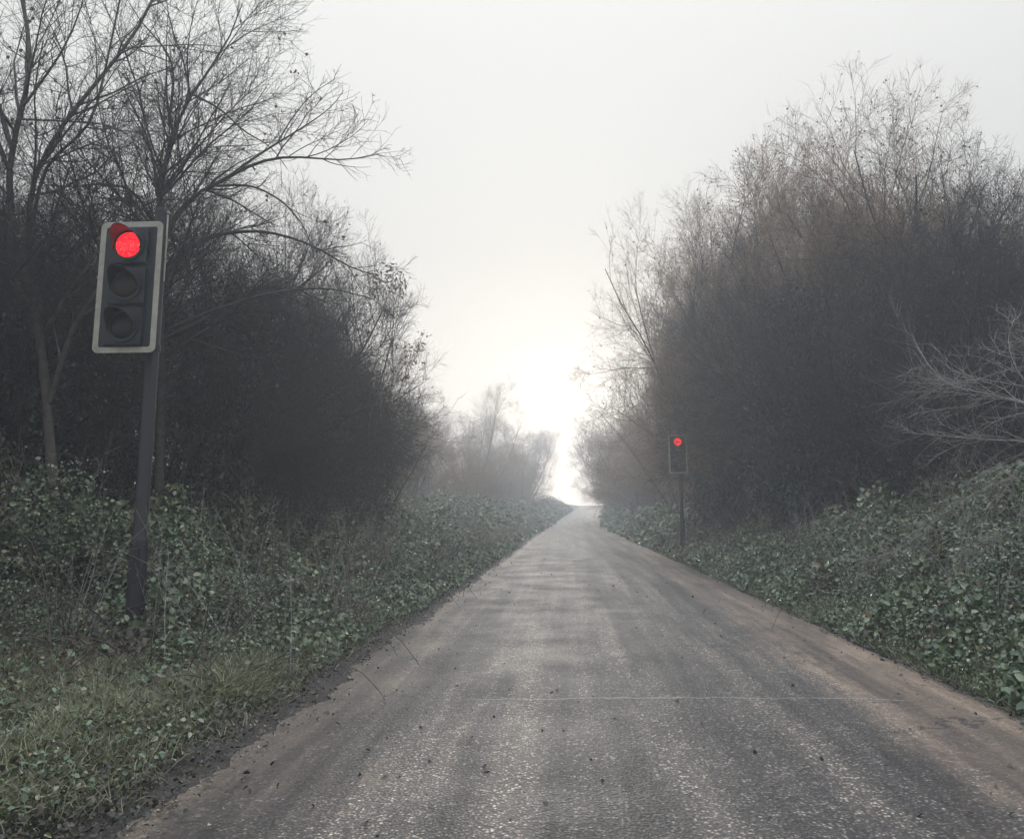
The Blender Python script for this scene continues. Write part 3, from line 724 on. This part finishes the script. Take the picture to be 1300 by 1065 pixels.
def brambles(side, name, label):
    rng = np.random.default_rng(21 + side); g = Geo(); br = Geo()
    for y0, y1, s0, s1, dens, sz in ((3.0, 7, .45, 6, 820, .043), (7, 11, .3, 6, 700, .046), (11, 18, .2, 5, 360, .060), (18, 30, .2, 4.5, 130, .088), (30, 55, .3, 4, 40, .16), (55, 130, .3, 4, 16, .30)):
        if side > 0: s0 = .04
        x, y, s = band_samples(rng, side, y0, y1, s0, s1, dens)
        x = x + 0
        if side < 0:
            keep = (y + .35 * rng.normal(size=len(x)) > 6.7 - (s - .6) * .30 + 1.4 * wav(x, y, 3)) | (rng.random(len(x)) < .004)
            x, y, s = x[keep], y[keep], s[keep]
        c = canopy(x, y, s, side)
        z = gz(x, y) + c * (1 - .85 * rng.random(len(x)) ** 1.5) + rng.normal(size=len(x)) * .03
        # outward-facing slope
        pos = np.stack([x, y, z], -1)
        pos = np.repeat(pos, 3, 0) + rng.normal(size=(len(pos) * 3, 3)) * sz * .55
        outv = np.zeros((len(pos), 3)); outv[:, 0] = -side * .35; outv[:, 1] = -.15
        v, q = leafset(pos, sz * np.clip(.8 + 1.1 * wav(pos[:, 0] + 20, pos[:, 1], 3.3), .45, 1.5), rng, .45, elong=1.3, out=outv)
        half = 6 * len(pos)
        # brown withered patches
        bm = (wav(pos[:, 0] * 1.7 + 8, pos[:, 1] * 1.7, 2.2) + rng.normal(size=len(pos)) * .12 > .42)
        if side < 0: bm |= (np.hypot((pos[:, 0] + 3.75) / .55, (pos[:, 1] - 6.4) / .5) + rng.normal(size=len(pos)) * .3 < 1) & (rng.random(len(pos)) < .7)
        V = v.reshape(-1, 6, 3)
        for G, sel in ((g, ~bm), (br, bm)):
            vv = V[sel].reshape(-1, 3); k = np.arange(sel.sum())[:, None] * 6
            if sel.sum(): G.add(vv, np.concatenate([k + np.array([[0, 1, 2, 3]]), k + np.array([[0, 3, 4, 5]])]))
    # arching bramble stems
    n = 900
    y = 3.5 + 30 * rng.random(n) ** 1.7; s = rng.uniform(.5, 4.5, n); x = XL - s if side < 0 else XR + s
    keep = (y > 5.6) | (side > 0); x, y, s = x[keep], y[keep], s[keep]; n = len(x)
    p0 = np.stack([x, y, gz(x, y)], -1); d = unit(np.stack([rng.normal(size=n) * .8 - side * .3, rng.normal(size=n) * .8, np.full(n, 1.0)], -1))
    P = walk(p0, d, rng.uniform(.9, 1.9, n), 8, .08, .02, rng, .55)
    v, q = tubes(P, np.linspace(.0055, .0022, 9)[None].repeat(n, 0), rng, 3); st = Geo(); st.add(v, q)
    root = tag(obj(name, g.mesh(name, M['bramble'])), label, 'brambles', kind='stuff')
    b = tag(obj(name, br.mesh(name, M['bramble_brown'])), label.replace('green', 'withered brown'), 'brambles', kind='stuff')
    n = 900
    y = 5 + 26 * rng.random(n) ** 1.5; s = .3 + 4.2 * rng.random(n); x = XL - s if side < 0 else XR + s
    keep = (y > 6.4) | (side > 0); x, y, s = x[keep], y[keep], s[keep]; n = len(x)
    clump = wav(x * 2, y * 2, 3) > -.12
    x, y = x[clump], y[clump]; n = len(x)
    p0 = np.stack([x, y, gz(x, y)], -1); d = unit(np.stack([rng.normal(size=n) * .35, rng.normal(size=n) * .35, np.full(n, 1.0)], -1))
    P = walk(p0, d, rng.uniform(.6, 1.45, n), 6, .05, 0, rng, .12)
    P2, R2 = children(P, np.full((n, 7), .004), 3, rng, .5, (.1, .3), (25, 60), 3, .1, .05, .0014)
    ds = Geo(); v, q = tubes(P, np.linspace(.0042, .0016, 7)[None].repeat(n, 0), rng, 3); ds.add(v, q); v, q = tubes(P2, R2, rng, 3); ds.add(v, q)
    tag(obj('dead_stems', ds.mesh('dead_stems', M['dead_wood'])), 'pale dead weed stems standing among the brambles on the ' + ('left' if side < 0 else 'right') + ' bank', 'weeds', kind='stuff')
    tag(obj('bramble_stems', st.mesh('bramble_stems', M['twig_mid'])), 'thin arching stems among the brambles on the ' + ('left' if side < 0 else 'right') + ' bank', 'brambles', kind='stuff')
brambles(-1, 'brambles', 'dense green brambles covering the left bank')
brambles(1, 'brambles', 'dense green brambles covering the right bank')

def blades(x, y, h, rng, w=.0035, lean=.5, z=None):
    n = len(x); p0 = np.stack([x, y, (gz(x, y) if z is None else z) - .01], -1)
    d = unit(np.stack([rng.normal(size=n) * lean, rng.normal(size=n) * lean, np.ones(n)], -1))
    P = walk(p0, d, h * rng.uniform(.5, 1.2, n), 3, .12, 0, rng, .5)
    side_ = unit(np.cross(d, rng.normal(size=(n, 3))))
    ws = np.array([1, .9, .6, .12]) * w
    A = P + side_[:, None] * ws[None, :, None]; B = P - side_[:, None] * ws[None, :, None]
    V = np.stack([A, B], 2).reshape(-1, 3)
    k = np.arange(n)[:, None] * 8
    q = np.concatenate([k + np.array([[i * 2, i * 2 + 1, i * 2 + 3, i * 2 + 2]]) for i in range(3)])
    return V, q
def grass():
    rng = np.random.default_rng(31)
    g = Geo(); dg = Geo()
    # near left verge
    for n, y0, y1, s0, s1 in ((125000, 2.6, 7.6, .1, 4.8), (14000, 7.6, 11, .15, .7)):
        x, y, s = band_samples(rng, -1, y0, y1, s0, s1, 1); y = rng.uniform(y0, y1, n); s = rng.uniform(s0, s1, n); x = XL - s
        keep = (wav(x, y, 3.5) + rng.normal(size=n) * .25 > -.25) & (s > .10 + .35 * rng.random(n) ** .5 + .25 * wav(x * 0, y, 4))
        keep &= (y < 7.4 - (s - .6) * .3 + .9 * wav(x, y, 3)) | (rng.random(n) < .25)
        x, y = x[keep], y[keep]
        dry = rng.random(len(x)) < .22 + .25 * (wav(x, y, 2.5) > .2)
        for G, m_ in ((g, ~dry), (dg, dry)):
            v, q = blades(x[m_], y[m_], .065 + .085 * np.clip(.5 + wav(x[m_], y[m_], 6) * 1.6, 0, 1.3), rng, .0030, .9); G.add(v, q)
    # grass fringe along right edge and further left edge
    n = 26000; y = 3.5 + 26 * rng.random(n) ** 1.6; s = .02 + np.abs(rng.normal(size=n)) * .32; x = XR + s
    v, q = blades(x, y, .15, rng, .0035, .8); g.add(v, q)
    n = 12000; y = 9 + 30 * rng.random(n); s = .3 + np.abs(rng.normal(size=n)) * .3; x = XL - s
    v, q = blades(x, y, .16, rng, .005, .8); g.add(v, q)
    # tall dry grass in the mist on the left verge
    n = 14000; y = rng.uniform(24, 75, n); s = .5 + rng.random(n) * 3.5; x = XL - s
    v, q = blades(x, y, .55, rng, .012, .35, gz(x, y) + .1); dg.add(v, q)
    tag(obj('grass', g.mesh('grass', M['grass'])), 'short green grass along the road edges and near left verge', 'grass', kind='stuff')
    tag(obj('dry_grass', dg.mesh('dry_grass', M['drygrass'])), 'straw-coloured dry grass among the green verge grass', 'grass', kind='stuff')
grass()
def verge_weeds():
    rng = np.random.default_rng(61); g = Geo(); dl = Geo()
    n = 800; y = rng.uniform(2.8, 7.8, n); s = rng.uniform(.25, 4.6, n); x = XL - s
    keep = wav(x, y, 4) > -.05; x, y = x[keep], y[keep]
    c = np.stack([x, y, gz(x, y) + .05], -1); pos = np.repeat(c, 9, 0) + rng.normal(size=(len(c) * 9, 3)) * np.array([.04, .04, .022])
    v, q = leafset(pos, .026, rng, .6); g.add(v, q)
    n = 3200; y = rng.uniform(2.8, 8.5, n); s = rng.uniform(.15, 4.6, n); x = XL - s
    v, q = leafset(np.stack([x, y, gz(x, y) + .02 + .07 * rng.random(n)], -1), .026, rng, .6); dl.add(v, q)
    tag(obj('weeds', g.mesh('weeds', M['bramble'])), 'low broad-leaved weeds among the grass of the near left verge', 'weeds', kind='stuff')
    tag(obj('fallen_leaves', dl.mesh('fallen_leaves', M['bramble_brown'])), 'brown fallen leaves lying in the grass of the near left verge', 'leaf litter', kind='stuff')
verge_weeds()
def litter():
    rng = np.random.default_rng(41); n = 26000
    y = 3 + 30 * rng.random(n) ** 1.8
    left = rng.random(n) < .6
    s = np.abs(rng.normal(size=n)) * .16
    x = np.where(left, XL - .28 + rng.normal(size=n) * .20, XR + .02 - s * .6 + .08)
    few = rng.random(n) < .05; x = np.where(few, rng.uniform(XL, XR, n), x)
    z = np.where((x > XL) & (x < XR), .025, gz(x, y) + .012) + rng.random(n) * .015
    v, q = leafset(np.stack([x, y, z], -1), rng.choice([.007, .010, .014, .024], n), rng, .7)
    g = Geo(); g.add(v, q)
    tag(obj('leaf_litter', g.mesh('leaf_litter', M['litter'])), 'dead leaves and debris scattered along the road edges', 'leaf litter', kind='stuff')
litter()

# ------------------------------------------------------------------ haze
def haze():
    mb = MB(); x0, x1, y0, y1, z0, z1 = -235, 235, -65, 195, -1.6, 18
    mb.box(((x0 + x1) / 2, (y0 + y1) / 2, (z0 + z1) / 2), (x1 - x0, y1 - y0, z1 - z0))
    m = bpy.data.materials.new('haze'); m.use_nodes = True; t = m.node_tree; t.nodes.clear()
    o = t.nodes.new('ShaderNodeOutputMaterial'); p = t.nodes.new('ShaderNodeVolumePrincipled')
    p.inputs['Density'].default_value = HAZE['density']; p.inputs['Color'].default_value = HAZE['color']; p.inputs['Anisotropy'].default_value = HAZE['anis']
    t.links.new(p.outputs[0], o.inputs['Volume'])
    tag(mb.build('haze', m), 'pale mist filling the lane', 'mist', kind='stuff')
haze()
